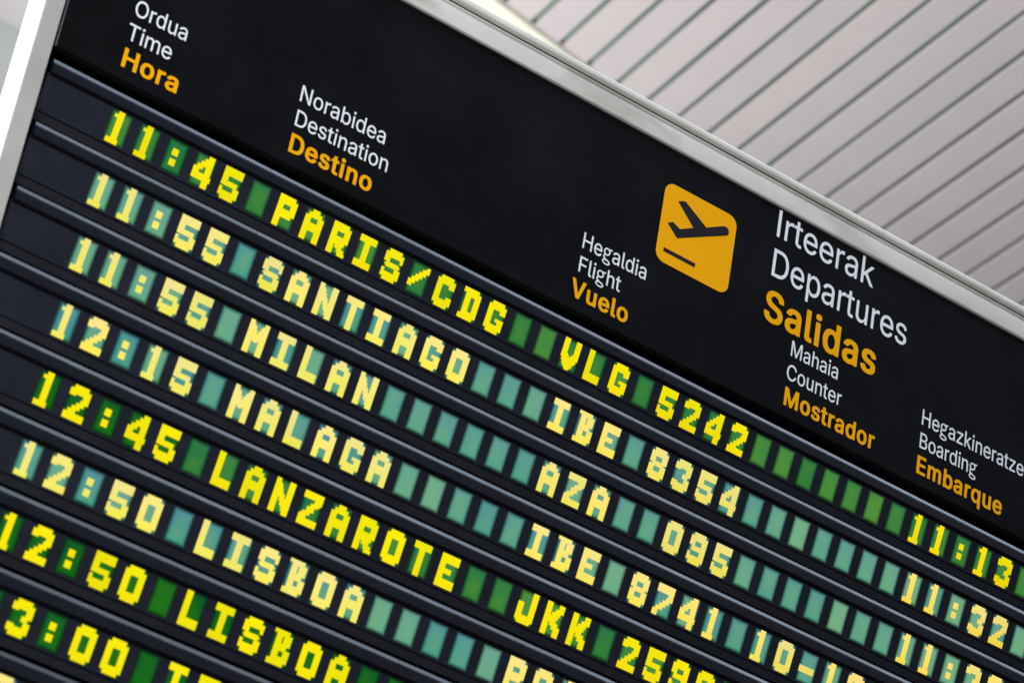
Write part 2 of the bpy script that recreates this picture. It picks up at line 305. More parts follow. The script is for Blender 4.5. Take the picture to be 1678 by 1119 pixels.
# ---- printed lettering
OUTLINES = {"adv":{"B":0.456,"C":0.51,"D":0.502,"E":0.419,"F":0.41,"H":0.517,"I":0.21,"M":0.628,"N":0.523,"O":0.533,"S":0.447,"T":0.449,"V":0.48,"a":0.389,"b":0.424,"d":0.424,"e":0.404,"g":0.405,"h":0.41,"i":0.167,"k":0.381,"l":0.189,"m":0.61,"n":0.41,"o":0.415,"p":0.424,"q":0.424,"r":0.259,"s":0.365,"t":0.227,"u":0.41,"z":0.38},"r":{"B":[[120,-2,526,-4,622,9,682,29,734,58,778,97,811,146,831,198,840,254,836,330,819,386,782,445,742,483,686,515,638,530,702,561,730,581,755,606,775,634,786,659,800,726,800,766,794,806,782,849,767,882,739,922,714,947,666,982,602,1008,510,1022,126,1022,118,1017,116,6],[262,118,254,122,254,126,254,450,258,458,514,458,562,451,598,439,638,415,664,390,684,362,699,326,704,306,706,262,702,238,695,214,676,182,663,166,634,146,586,128,514,118],[262,574,258,574,254,582,256,898,498,900,538,895,570,887,602,872,618,861,642,834,660,798,666,774,666,714,659,686,646,658,629,634,606,613,558,588,494,574]],
"C":[[474,-14,558,-18,634,-8,722,21,786,58,851,114,886,159,928,238,949,314,946,322,938,324,818,323,811,314,798,275,778,234,759,206,734,181,690,149,654,132,602,116,554,110,514,110,466,117,422,130,378,150,346,172,310,205,260,278,229,358,212,450,210,538,221,626,238,689,253,726,277,770,304,806,330,833,382,869,442,895,514,908,578,906,638,892,698,864,733,838,757,814,788,766,811,702,818,693,938,692,948,698,936,754,906,826,870,881,819,934,770,971,714,1000,642,1024,582,1034,486,1034,442,1028,394,1015,318,983,250,935,202,887,173,850,128,770,96,682,80,594,76,478,88,370,116,274,144,214,165,178,202,129,242,89,298,47,338,25,378,8,430,-7]],
"D":[[120,-2,470,-4,534,2,602,16,678,45,742,84,798,133,840,186,864,226,888,278,903,322,916,374,928,478,928,542,922,610,903,698,883,754,858,806,807,878,771,914,726,948,678,975,630,995,586,1008,526,1018,478,1022,126,1022,118,1017,116,6],[262,118,254,122,254,126,256,898,494,898,554,887,614,866,677,826,719,782,756,718,779,646,788,602,794,538,792,450,779,374,754,298,725,246,695,210,646,172,585,142,526,126,458,118]],
"F":[[120,-2,242,-4,253,2,254,430,258,438,686,438,696,446,696,550,690,559,256,562,256,898,734,900,742,910,742,1010,734,1021,126,1022,118,1017,116,6]],
"H":[[120,-2,242,-4,253,2,254,454,262,460,778,459,781,2,790,-4,906,-4,917,2,918,1010,914,1019,906,1022,790,1022,780,1014,780,590,774,582,258,582,254,590,253,1014,242,1022,126,1022,118,1018,116,6]],
"I":[[144,-2,270,-4,276,-2,280,6,280,1010,278,1018,270,1022,150,1022,140,1014,140,6]],
"M":[[120,-2,238,-4,246,0,248,6,246,834,334,587,562,15,570,-1,578,-4,678,-4,686,-1,690,6,918,587,1006,830,1004,6,1006,0,1014,-4,1130,-4,1138,0,1138,1018,1130,1022,958,1022,947,1014,698,369,630,164,625,170,568,350,309,1014,298,1022,126,1022,118,1018,116,6]],
"N":[[120,-2,242,-4,250,-2,254,6,254,630,246,836,254,828,401,578,769,2,782,-4,918,-4,929,2,930,1010,926,1019,918,1022,806,1022,797,1018,794,1010,794,278,798,226,798,194,794,188,718,322,279,1014,266,1022,126,1022,118,1018,116,6]],
"O":[[474,-14,558,-18,654,-3,702,13,746,33,792,62,827,90,859,122,888,158,936,238,968,326,986,426,990,538,984,610,976,658,950,746,928,794,902,838,859,894,819,934,770,971,734,991,686,1011,626,1028,582,1034,486,1034,442,1028,394,1015,318,983,249,934,209,894,182,861,150,812,128,770,96,682,80,594,76,478,88,370,116,274,140,222,166,178,195,138,238,93,298,47,338,25,378,8,430,-7],[514,110,438,124,378,150,320,194,286,234,253,290,225,370,212,450,210,538,221,626,238,689,262,744,310,813,356,854,418,887,478,904,550,908,622,896,690,867,745,826,782,782,820,714,844,638,854,566,856,478,847,398,827,322,799,262,759,206,735,182,706,161,642,129,574,112]],
"T":[[387,-2,506,-4,514,-2,518,6,518,894,526,900,830,900,838,910,838,1010,830,1021,70,1022,60,1014,60,910,66,901,374,900,382,894,382,6]],
"a":[[270,-18,302,-22,362,-20,402,-12,438,1,470,18,498,39,546,97,550,90,550,6,554,-2,666,-4,677,2,678,526,671,578,655,626,621,682,574,723,538,743,506,755,434,770,366,772,298,762,234,743,194,723,150,689,110,644,81,590,81,582,86,577,198,545,237,598,254,615,286,635,342,654,410,658,462,648,490,635,523,606,539,574,548,530,548,502,543,486,530,474,490,460,294,435,202,412,150,387,125,370,93,338,72,302,58,250,56,198,65,146,84,102,109,66,154,25,207,-2],[326,94,286,100,250,112,221,130,201,154,191,182,188,222,194,249,210,278,242,302,286,319,346,332,466,348,546,369,548,266,544,238,534,210,508,166,474,134,430,110,378,96]],
"b":[[426,-18,478,-20,514,-16,582,4,622,25,654,49,694,89,721,126,743,166,760,210,776,274,782,322,782,434,763,534,744,586,727,618,703,654,674,686,642,715,618,731,574,752,538,763,478,772,434,772,362,759,338,748,294,717,271,694,234,646,232,1014,222,1022,110,1021,102,1010,103,2,114,-4,224,-2,228,6,228,106,230,112,234,113,275,58,322,17,370,-7],[426,98,382,105,342,122,309,146,281,178,257,222,241,274,232,326,230,402,238,470,252,522,273,566,297,598,338,631,366,644,422,656,458,656,506,647,542,631,579,602,607,566,630,517,642,474,652,406,652,350,643,286,630,239,614,202,583,158,550,130,513,110,474,100]],
"d":[[358,-18,410,-20,446,-16,478,-8,506,5,562,45,618,113,622,106,622,6,626,-2,738,-4,747,2,748,1010,742,1021,630,1022,619,1014,617,646,614,644,587,682,550,721,494,756,458,766,418,772,370,772,334,768,262,746,222,725,197,706,157,666,133,634,104,582,90,546,68,454,64,350,77,254,105,170,122,136,148,98,190,53,214,33,274,1,314,-11],[394,98,350,105,310,122,273,150,247,182,220,238,204,290,196,350,196,406,205,470,217,514,237,558,263,594,302,627,334,643,390,656,426,656,474,647,510,631,543,606,579,562,598,521,611,474,620,406,620,350,612,286,599,242,575,190,549,154,510,123,481,110,442,100]],
"e":[[386,-18,450,-20,514,-11,561,2,606,24,646,51,686,91,712,130,732,174,731,182,710,191,614,212,606,205,586,170,563,142,526,117,494,105,446,96,406,96,354,104,298,129,275,146,245,178,225,210,212,242,200,294,198,332,734,334,742,337,746,346,744,446,731,522,711,582,678,641,642,683,578,731,510,759,434,772,366,770,298,755,236,726,186,689,162,665,129,622,96,558,72,474,64,402,66,318,77,254,100,186,141,114,193,58,246,21,282,4,318,-7],[206,446,198,450,198,458,210,510,225,546,255,590,282,615,322,639,358,651,394,656,430,656,478,647,510,634,542,611,564,586,587,550,603,506,613,450,606,446]],
"g":[[354,-318,434,-322,502,-316,574,-299,626,-278,666,-252,702,-214,718,-174,716,-134,699,-98,662,-57,614,-23,578,-5,522,16,458,31,394,40,326,44,324,86,318,95,230,109,192,138,188,146,189,202,250,293,302,280,338,276,410,280,466,296,494,309,542,340,566,361,584,382,611,422,624,454,634,494,636,534,632,566,608,638,642,675,770,686,774,694,774,770,766,780,590,771,518,728,466,752,410,768,338,772,270,760,210,735,170,709,150,691,113,646,89,598,76,534,83,470,101,422,153,350,96,258,77,158,120,62,181,22,178,16,142,2,102,-21,64,-58,45,-94,42,-110,44,-146,54,-170,77,-202,102,-227,150,-259,198,-282,250,-299,302,-311],[402,-234,334,-228,290,-219,250,-208,202,-187,174,-168,157,-150,149,-126,153,-106,165,-90,178,-81,214,-65,262,-53,326,-46,390,-48,470,-61,510,-72,558,-93,590,-115,600,-126,609,-142,611,-158,609,-170,595,-190,558,-211,518,-223,466,-232],[338,370,302,376,270,389,243,406,222,425,209,442,193,474,184,510,184,538,192,570,202,594,221,622,246,644,270,659,302,672,334,678,378,678,410,672,442,659,469,642,491,622,510,594,520,570,528,538,528,510,520,478,510,454,491,426,469,406,442,389,410,376,378,370]],
"h":[[107,-2,222,-4,231,2,232,474,241,526,261,574,279,598,298,615,350,643,406,654,462,650,514,631,537,614,551,598,570,566,579,542,588,486,589,2,598,-4,706,-4,714,-2,718,6,718,506,709,574,690,634,675,662,647,698,602,735,546,760,474,772,402,768,346,751,294,721,262,689,234,653,232,1010,230,1018,222,1022,114,1022,106,1019,102,1010,102,6]],
"i":[[107,-2,222,-4,228,-2,232,6,232,750,230,758,222,762,114,762,106,759,102,750,102,6],[141,886,174,882,202,889,233,910,251,938,256,974,248,1002,221,1034,198,1047,162,1052,130,1044,101,1022,82,990,78,958,89,926,118,897]],
"k":[[107,-2,222,-4,231,2,232,278,246,295,306,348,319,338,586,-1,594,-4,734,-4,742,-2,745,2,417,418,408,434,717,750,719,758,710,762,574,762,566,759,246,433,234,429,232,1010,230,1018,222,1022,114,1022,106,1019,102,1010,102,6]],
"l":[[246,-6,306,-8,342,-3,359,2,364,14,342,108,334,112,282,108,258,114,243,126,234,158,232,1014,222,1022,114,1022,106,1019,102,1010,104,130,113,94,125,66,158,27,194,6]],
"m":[[107,-2,222,-4,231,2,232,494,236,526,244,554,256,578,283,614,330,643,386,656,442,652,482,636,516,606,539,562,544,530,544,6,548,-2,662,-4,673,2,674,506,681,546,697,586,726,620,746,635,771,646,822,656,882,652,930,633,950,619,964,602,983,558,988,522,989,2,998,-4,1114,-2,1118,6,1118,534,1112,582,1102,618,1087,654,1067,686,1026,727,981,754,926,771,894,776,854,776,786,763,738,742,690,707,634,638,616,674,596,702,578,723,542,751,518,762,486,772,422,776,362,763,314,739,265,698,230,649,226,758,218,762,114,762,106,759,102,750,102,6]],
"n":[[107,-2,222,-4,231,2,232,474,241,526,261,574,279,598,298,615,350,643,406,654,462,650,514,631,537,614,551,598,570,566,579,542,588,486,589,2,598,-4,706,-4,717,2,718,506,714,550,702,602,682,650,654,689,602,735,558,756,510,768,438,772,398,767,346,751,302,727,262,689,230,646,226,758,218,762,114,762,105,758,102,750,102,6]],
"o":[[378,-18,438,-20,518,-7,586,21,633,54,683,106,706,140,728,182,744,222,756,266,766,346,764,434,748,518,712,602,678,653,650,683,618,710,562,743,498,764,438,772,354,768,290,751,234,724,185,686,139,634,102,570,81,514,66,430,64,346,74,270,85,226,100,186,131,130,178,73,242,23,314,-7],[382,98,335,110,298,130,262,163,237,198,217,242,200,310,196,350,198,422,209,482,221,518,234,548,263,590,298,622,335,642,382,654,430,656,478,648,522,629,561,598,591,558,611,514,626,458,634,398,634,350,628,298,612,238,591,194,561,154,522,123,478,104,430,96]],
"p":[[105,-286,114,-290,222,-290,232,-282,234,110,295,38,326,15,358,-2,418,-18,498,-18,574,1,634,33,695,90,721,126,743,166,772,254,784,346,784,406,780,454,763,534,736,602,694,665,642,715,586,747,538,763,478,772,430,772,374,763,338,748,295,718,271,694,234,643,230,644,228,650,226,758,218,762,114,762,103,754,102,-278],[426,98,382,105,342,122,309,146,281,178,257,222,241,274,232,326,230,402,238,470,252,522,273,566,297,598,338,631,366,644,422,656,458,656,506,647,542,631,579,602,607,566,630,517,642,474,652,406,652,350,643,286,630,239,614,202,583,158,550,130,513,110,474,100]],
"r":[[107,-2,222,-4,231,2,232,486,237,522,249,554,265,582,279,598,306,619,338,635,398,648,474,642,486,644,490,654,490,762,485,770,410,774,370,768,334,755,282,721,259,698,230,657,228,750,222,761,114,762,103,754,102,6]],
"s":[[326,-18,390,-20,454,-12,510,4,546,21,583,46,626,91,648,126,664,178,666,230,655,282,634,321,594,363,562,384,510,407,330,453,286,468,246,492,227,522,222,546,225,578,233,598,248,618,266,633,294,647,318,655,358,662,414,659,466,642,499,614,518,586,531,558,538,552,648,578,650,586,631,634,599,682,574,707,518,744,490,755,438,768,398,772,310,768,270,759,210,735,158,699,128,666,108,634,92,582,90,530,102,475,121,438,159,398,206,368,254,348,470,292,502,273,519,254,526,238,532,214,530,190,522,166,505,142,478,121,445,106,382,94,314,98,278,108,254,120,222,148,204,178,192,210,186,216,72,190,69,182,76,154,96,110,121,74,146,49,178,25,218,4,274,-12]],
"t":[[302,-10,366,-12,398,-8,422,0,428,10,406,108,398,111,358,104,330,104,302,109,274,125,260,154,256,182,257,646,262,650,406,651,412,662,412,754,402,762,258,764,254,941,246,946,138,946,130,943,126,934,126,766,118,762,18,762,10,758,8,658,18,650,118,650,126,646,126,170,132,126,145,90,165,58,210,18,262,-4]],
"u":[[312,-10,346,-14,406,-12,446,-3,486,13,538,49,590,114,592,6,596,-2,706,-4,717,2,718,750,710,761,598,762,588,754,588,286,579,234,558,186,535,154,522,144,474,117,414,104,354,108,306,127,282,145,261,170,240,218,232,270,230,757,222,762,114,762,103,754,102,250,116,162,128,130,147,94,165,70,193,42,222,22,258,4]],
"z":[[84,-2,670,-4,681,2,682,106,674,116,266,116,258,118,258,122,667,658,670,666,670,750,666,759,658,762,102,762,94,758,92,654,98,643,494,642,501,638,82,94,80,6]]},"b":{"D":[[120,-26,470,-28,570,-18,638,-4,714,25,778,64,835,114,880,170,904,210,928,262,943,306,956,358,968,462,968,558,962,626,943,714,923,770,898,822,847,894,807,934,762,968,706,999,650,1020,582,1035,510,1044,126,1046,114,1042,86,1041,78,1034,76,-10,86,-23],[302,142,298,142,294,150,294,870,302,876,470,876,518,867,554,856,606,831,658,790,700,734,728,670,748,586,754,498,744,410,724,338,698,282,662,233,622,200,578,174,534,157,478,144]],
"E":[[120,-26,742,-28,782,-24,793,-14,794,122,791,130,782,137,754,138,742,142,302,142,298,142,294,150,294,422,298,430,702,430,714,434,742,435,751,442,754,450,754,582,742,596,702,600,296,602,296,874,738,876,750,880,778,881,788,894,788,1026,786,1034,778,1041,750,1042,738,1046,126,1046,114,1042,86,1041,78,1033,76,-10,86,-23]],
"H":[[120,-26,242,-28,282,-24,293,-14,294,430,302,436,738,435,741,-14,750,-23,778,-24,790,-28,906,-28,946,-24,954,-18,958,-10,958,1026,950,1039,906,1046,790,1046,778,1042,750,1041,742,1033,740,614,734,606,298,606,294,614,293,1030,282,1041,254,1042,242,1046,126,1046,114,1042,86,1041,78,1034,76,-10,86,-23]],
"M":[[120,-26,238,-28,250,-24,278,-23,287,-14,290,576,526,-10,538,-23,566,-24,578,-28,678,-28,690,-24,718,-23,728,-14,962,576,965,-14,974,-23,1002,-24,1014,-28,1130,-28,1142,-24,1170,-23,1176,-18,1180,-10,1180,1026,1174,1038,1166,1042,1142,1042,1130,1046,958,1046,946,1042,918,1041,907,1030,630,308,625,314,608,366,349,1030,338,1041,310,1042,298,1046,126,1046,114,1042,90,1042,82,1038,76,1026,76,-10,86,-23]],
"S":[[382,-42,418,-46,474,-46,570,-36,650,-16,706,10,759,46,804,94,839,154,856,210,860,246,860,314,847,382,822,430,770,487,726,518,654,554,450,613,362,645,314,677,293,698,281,722,276,750,280,778,294,808,313,834,338,855,370,872,434,890,466,890,506,880,546,863,578,843,594,829,610,806,624,774,631,742,642,732,682,728,794,728,834,732,842,738,846,746,846,778,834,842,810,896,775,942,738,977,686,1011,618,1039,558,1052,482,1060,402,1058,306,1043,238,1019,170,979,122,933,86,878,64,810,60,778,60,714,71,654,97,598,146,545,198,509,266,476,310,460,486,411,554,387,590,367,616,346,640,310,647,278,640,246,626,216,602,185,570,161,538,145,502,133,466,126,426,126,382,137,342,153,310,173,292,190,270,222,252,286,242,297,214,298,202,302,82,302,70,298,42,297,34,290,32,254,36,222,56,154,85,102,130,51,180,14,242,-15,298,-31]],
"V":[[407,-26,550,-28,562,-24,590,-23,602,-10,967,994,968,1030,958,1041,930,1042,918,1046,798,1046,758,1042,744,1030,482,273,213,1030,202,1041,174,1042,162,1046,42,1046,2,1042,-8,1034,-8,990,362,-10,374,-23]],
"a":[[270,-42,338,-46,410,-38,462,-24,506,-3,514,-18,522,-24,562,-28,666,-28,706,-24,717,-14,718,542,711,594,695,642,661,698,622,735,590,755,554,771,490,787,414,796,362,796,306,790,222,772,158,743,118,713,72,662,41,606,39,570,49,558,162,524,198,521,234,525,245,534,273,578,290,595,322,615,378,634,414,631,454,615,483,590,499,558,507,514,502,501,490,492,454,480,258,455,166,432,114,407,78,381,48,346,30,313,16,254,16,178,29,118,57,66,101,18,138,-7,198,-31],[334,118,282,134,257,150,241,170,229,210,234,233,247,258,278,282,322,299,382,312,506,328,508,282,504,254,494,226,468,182,438,154,402,133,366,121]],
"b":[[426,-42,478,-44,534,-38,586,-28,618,-16,658,5,690,29,734,73,761,110,783,150,800,194,816,258,822,306,822,450,803,550,776,618,733,682,678,735,654,751,610,772,574,783,534,790,478,796,430,796,338,783,314,774,274,752,270,1034,262,1041,234,1042,222,1046,114,1046,102,1042,74,1041,65,1034,62,1026,63,-14,74,-24,114,-28,218,-28,230,-24,258,-23,267,-14,270,6,314,-19,346,-31],[434,122,398,132,370,147,341,170,316,202,297,238,285,274,272,342,270,386,277,446,288,494,301,526,324,566,345,590,374,611,414,628,446,632,474,626,518,603,542,583,567,550,590,502,600,470,608,430,612,370,608,326,595,270,580,230,556,190,535,166,502,142,462,125]],
"d":[[358,-42,414,-44,486,-35,526,-23,578,8,582,2,583,-14,590,-22,630,-28,738,-28,750,-24,778,-23,787,-14,788,1026,786,1034,778,1041,750,1042,738,1046,630,1046,618,1042,590,1041,581,1034,578,1026,578,758,574,751,534,774,510,783,418,796,350,794,298,788,262,779,226,766,188,746,140,706,93,650,57,582,39,526,28,470,24,422,24,334,37,238,65,154,88,110,117,70,158,29,190,5,222,-12,262,-27,298,-36],[402,122,366,132,338,147,309,170,287,198,268,234,249,286,238,346,236,386,240,430,253,486,265,518,288,558,311,586,346,612,382,628,414,632,442,626,486,603,515,578,539,546,558,505,571,458,580,370,575,322,563,270,547,230,524,190,506,167,470,141,430,125]],
"e":[[386,-42,450,-44,554,-30,602,-16,658,14,702,49,743,98,772,158,771,198,758,208,662,231,618,236,582,234,566,222,538,175,506,146,458,125,438,120,406,121,366,132,338,146,295,182,265,226,252,258,242,307,250,310,734,310,746,314,774,315,783,322,786,330,786,434,776,518,751,598,718,657,687,694,661,718,622,746,590,763,530,783,434,796,386,796,330,790,262,775,200,746,151,710,122,681,89,638,56,574,32,490,24,418,24,330,37,238,60,170,85,122,108,90,170,28,234,-11,298,-31],[250,470,246,472,245,478,261,522,295,574,342,611,370,624,402,632,426,631,462,620,506,591,524,570,547,534,566,474,558,470]],
"i":[[106,-26,222,-28,234,-24,262,-23,272,-10,272,766,270,774,258,782,234,782,222,786,114,786,102,782,74,781,63,770,62,-10,74,-24],[138,862,174,858,234,867,266,888,288,914,296,942,293,1002,280,1030,250,1059,218,1071,178,1076,118,1071,98,1066,82,1056,49,1022,38,990,38,946,40,930,49,910,67,890,94,870,110,864]],
"l":[[246,-30,310,-32,378,-23,398,-16,405,-2,404,30,383,122,370,132,346,132,334,136,310,132,294,134,281,146,274,174,272,1030,262,1041,234,1042,222,1046,114,1046,102,1042,78,1042,66,1035,62,1026,64,114,73,78,85,50,98,31,126,4,150,-11,174,-20]],
"m":[[106,-26,222,-28,234,-24,262,-23,271,-14,272,478,276,510,284,538,296,562,318,593,358,619,398,632,430,624,462,605,487,574,501,534,504,514,504,-10,510,-20,518,-24,542,-24,554,-28,662,-28,702,-24,713,-14,716,510,733,562,758,597,790,619,822,631,842,632,882,619,915,598,935,566,946,526,949,-14,958,-23,986,-24,998,-28,1106,-28,1150,-22,1158,-10,1158,550,1152,598,1142,634,1127,670,1107,702,1073,738,1022,772,966,790,894,800,854,800,802,794,750,783,702,762,678,747,642,716,597,758,562,779,522,792,458,800,422,800,350,790,314,779,270,756,266,773,254,782,230,782,218,786,114,786,70,779,62,766,62,-10,74,-24]],
"n":[[106,-26,222,-28,234,-24,262,-23,271,-14,272,458,277,494,292,542,322,585,344,602,374,618,414,630,438,628,462,619,500,594,530,550,544,506,548,470,549,-14,558,-23,586,-24,598,-28,706,-28,746,-24,757,-14,758,522,754,566,742,618,722,666,694,705,638,755,609,770,570,783,474,796,434,796,362,787,318,774,270,752,268,770,258,781,230,782,218,786,114,786,102,782,74,781,65,774,62,766,62,-10,74,-24]],
"o":[[378,-42,438,-44,534,-32,598,-11,649,18,713,78,746,124,780,194,800,274,806,330,806,418,800,478,780,558,750,622,703,686,642,739,578,771,510,788,434,796,390,796,318,788,251,770,190,739,125,682,82,624,49,554,28,466,24,418,24,330,33,258,50,194,70,150,92,114,145,50,183,18,210,1,278,-27,318,-36],[398,121,366,132,334,150,302,179,279,210,258,254,249,286,240,326,236,382,244,446,256,490,273,530,293,562,322,593,346,610,386,627,422,632,466,619,496,602,522,581,551,542,571,498,584,454,592,406,594,366,588,314,572,254,551,210,535,186,506,157,466,133,426,120]],
"q":[[614,-310,630,-314,738,-314,750,-310,778,-309,788,-298,788,770,778,781,750,782,738,786,634,786,590,779,583,770,582,754,578,748,542,770,510,783,418,796,350,794,298,788,262,779,226,766,186,745,138,704,117,682,88,642,64,598,50,562,33,498,24,422,26,306,37,238,48,198,81,122,117,70,178,13,238,-19,314,-38,370,-44,414,-44,482,-36,514,-28,570,3,577,2,578,-294,581,-302,590,-309],[402,122,366,132,338,147,309,170,287,198,268,234,249,286,238,346,236,386,240,430,253,486,265,518,288,558,311,586,346,612,382,628,414,632,442,626,486,603,515,578,539,546,558,505,571,458,580,370,575,322,563,270,547,230,524,190,506,167,470,141,430,125]],
"r":[[106,-26,222,-28,234,-24,262,-23,271,-14,272,470,281,518,297,554,316,578,362,610,406,624,478,618,518,622,528,630,530,778,521,790,442,798,374,794,334,788,270,762,266,773,258,781,230,782,218,786,114,786,102,782,74,781,63,770,62,-10,74,-24]],
"s":[[326,-42,390,-44,490,-32,546,-16,582,1,619,26,666,75,688,110,704,162,706,242,695,298,670,342,631,382,598,404,546,427,366,473,322,488,286,509,267,538,265,562,274,584,288,602,330,627,370,638,410,631,446,611,471,582,491,542,506,530,538,528,574,531,678,555,688,562,692,570,692,594,684,622,670,652,639,698,610,727,570,756,526,775,486,785,398,796,346,796,270,787,202,768,138,732,97,694,68,650,52,598,50,518,61,462,81,422,123,378,170,348,218,328,434,272,465,254,483,230,490,210,488,194,466,159,426,133,374,118,350,118,326,124,282,145,262,164,244,194,232,226,218,238,186,240,150,237,42,213,29,202,28,170,44,118,66,78,110,29,154,-2,194,-20,238,-32]],
"t":[[302,-34,370,-36,438,-27,462,-18,470,-6,469,22,446,124,438,131,402,135,346,128,330,132,314,141,308,150,300,170,296,198,297,622,302,626,402,626,414,630,438,630,446,634,452,646,452,770,438,782,414,782,402,786,298,788,296,950,294,958,286,965,258,966,246,970,138,970,126,966,98,965,89,958,86,950,86,790,78,786,18,786,6,782,-18,782,-30,774,-32,642,-18,630,6,630,18,626,78,626,86,622,86,154,92,110,106,72,126,41,157,10,174,-2,226,-24]],
"u":[[310,-34,382,-38,442,-32,494,-19,546,7,551,6,553,-14,562,-23,590,-24,602,-28,706,-28,746,-24,757,-14,758,766,755,774,746,781,718,782,706,786,598,786,586,782,558,781,550,773,548,302,543,266,534,235,520,206,494,170,478,157,446,140,406,128,390,128,362,137,322,162,292,202,276,250,272,286,270,773,262,781,234,782,222,786,114,786,102,782,74,781,63,770,62,234,76,146,88,114,107,78,125,54,158,21,186,2,222,-16,262,-28]]}}
def outline_curve(ch, weight):
    cu = bpy.data.curves.new('letter_' + ch, 'CURVE'); cu.dimensions = '2D'; cu.fill_mode = 'BOTH'
    for q in OUTLINES[weight][ch]:
        sp = cu.splines.new('POLY'); n = len(q) // 2; sp.points.add(n - 1); sp.use_cyclic_u = True
        for i in range(n): sp.points[i].co = (q[2 * i] * .0005, q[2 * i + 1] * .0005, 0, 1)
    return cu
ADV = OUTLINES['adv']
letter_cache = {}
def letter_mesh(ch, style):
    key = (ch, style)
    if key not in letter_cache:
        cu = outline_curve(ch, style)
        cu.extrude = 0.004
        o = bpy.data.objects.new('tmp', cu); C.objects.link(o)
        dg = bpy.context.evaluated_depsgraph_get()
        me = bpy.data.meshes.new_from_object(o.evaluated_get(dg)); me.name = 'letter_' + ch
        bpy.data.objects.remove(o); bpy.data.curves.remove(cu)
        me.transform(Matrix.Rotation(math.radians(90), 4, 'X'))       # upright, facing the viewer
        letter_cache[key] = me
    return letter_cache[key]
CAP = 0.5087
def word(text, x, base, cap, width, color, grow):
    k = cap / CAP
    ex = 0.036 if grow == 'b' else 0.0            # bold letters stand a little further apart
    nat = sum(ADV[c] + ex for c in text) * k - (0.06 + ex) * k
    sx = width / nat
    cx = x - 0.045 * k * sx
    for ch in text:
        me = letter_mesh(ch, grow)
        o = bpy.data.objects.new('letter', me); C.objects.link(o)
        if not me.materials: me.materials.append(None)
        o.material_slots[0].link = 'OBJECT'; o.material_slots[0].material = M[color]
        o.parent = header
        o.location = L3(cx, base, -0.006)
        o.scale = (k * sx * U, U, k * U)
        cx += (ADV[ch] + ex) * k * sx
S1, S2 = 'r', 'b'
for t, x, b, cap, w_, c, g in [
    ('Ordua', -.17, -3.45, .60, 1.88, 'white', S1), ('Time', -.20, -2.52, .60, 1.55, 'white', S1), ('Hora', -.15, -1.53, .66, 1.97, 'orange', S2),
    ('Norabidea', 5.86, -3.46, .61, 3.27, 'white', S1), ('Destination', 5.88, -2.53, .60, 3.54, 'white', S1), ('Destino', 5.89, -1.54, .67, 3.07, 'orange', S2),
    ('Hegaldia', 17.0, -3.48, .61, 2.68, 'white', S1), ('Flight', 17.0, -2.55, .60, 1.72, 'white', S1), ('Vuelo', 16.92, -1.55, .67, 2.27, 'orange', S2),
    ('Irteerak', 24.66, -7.81, 1.10, 4.45, 'white', S1), ('Departures', 24.68, -6.19, 1.11, 6.20, 'white', S1), ('Salidas', 24.66, -4.39, 1.19, 4.96, 'orange', S2),
    ('Mahaia', 25.94, -3.50, .61, 2.14, 'white', S1), ('Counter', 25.90, -2.55, .61, 2.42, 'white', S1), ('Mostrador', 25.92, -1.55, .68, 4.0, 'orange', S2),
    ('Hegazkineratze', 31.92, -3.49, .62, 4.85, 'white', S1), ('Boarding', 31.92, -2.555, .61, 2.68, 'white', S1), ('Embarque', 31.91, -1.54, .68, 3.98, 'orange', S2)]:
    word(t, x, b, cap, w_, c, g)

# ---- departures pictogram
def prism(name, pts, z0, z1):
    bm = bmesh.new()
    a = [bm.verts.new(L3(x, y, z0)) for x, y in pts]; b = [bm.verts.new(L3(x, y, z1)) for x, y in pts]
    k = len(pts)
    bm.faces.new(a); bm.faces.new(b[::-1])
    for i in range(k): bm.faces.new((a[i], b[i], b[(i + 1) % k], a[(i + 1) % k]))
    bm.normal_update()
    bmesh.ops.triangulate(bm, faces=[f for f in bm.faces if len(f.verts) > 4])
    return bm_mesh(name, bm)
def rrect(x0, y0, x1, y1, r):
    P = []
    for cx, cy, a in ((x1 - r, y1 - r, 0), (x0 + r, y1 - r, 90), (x0 + r, y0 + r, 180), (x1 - r, y0 + r, 270)):
        P += [(cx + r * math.cos(math.radians(a + 9 * i)), cy + r * math.sin(math.radians(a + 9 * i))) for i in range(11)]
    return P
pict = link('pictogram_plate', prism('pictogram_plate', rrect(19.87, -7.66, 22.99, -4.49, .40), -.012, .004), M['orange'], board)
nose = [(22.42 + .20 * math.cos(math.radians(a)), -6.875 + .205 * math.sin(math.radians(a))) for a in ()]
plane = [(20.46, -7.09), (20.60, -7.17), (20.76, -7.23), (21.75, -6.665), (22.42, -7.055), (22.50, -7.09), (22.60, -7.085), (22.68, -7.02),
         (22.705, -6.93), (22.69, -6.84), (22.63, -6.77), (20.64, -5.66), (20.17, -6.06), (20.28, -6.13), (20.38, -6.20), (20.70, -6.065), (21.23, -6.385)]
link('aeroplane_symbol', prism('aeroplane_symbol', plane, -.020, -.010), M['symbol'], pict)
link('runway_bar', prism('runway_bar', [(20.17, -5.07), (21.52, -5.07), (21.52, -4.91), (20.17, -4.91)], -.020, -.010), M['symbol'], pict)

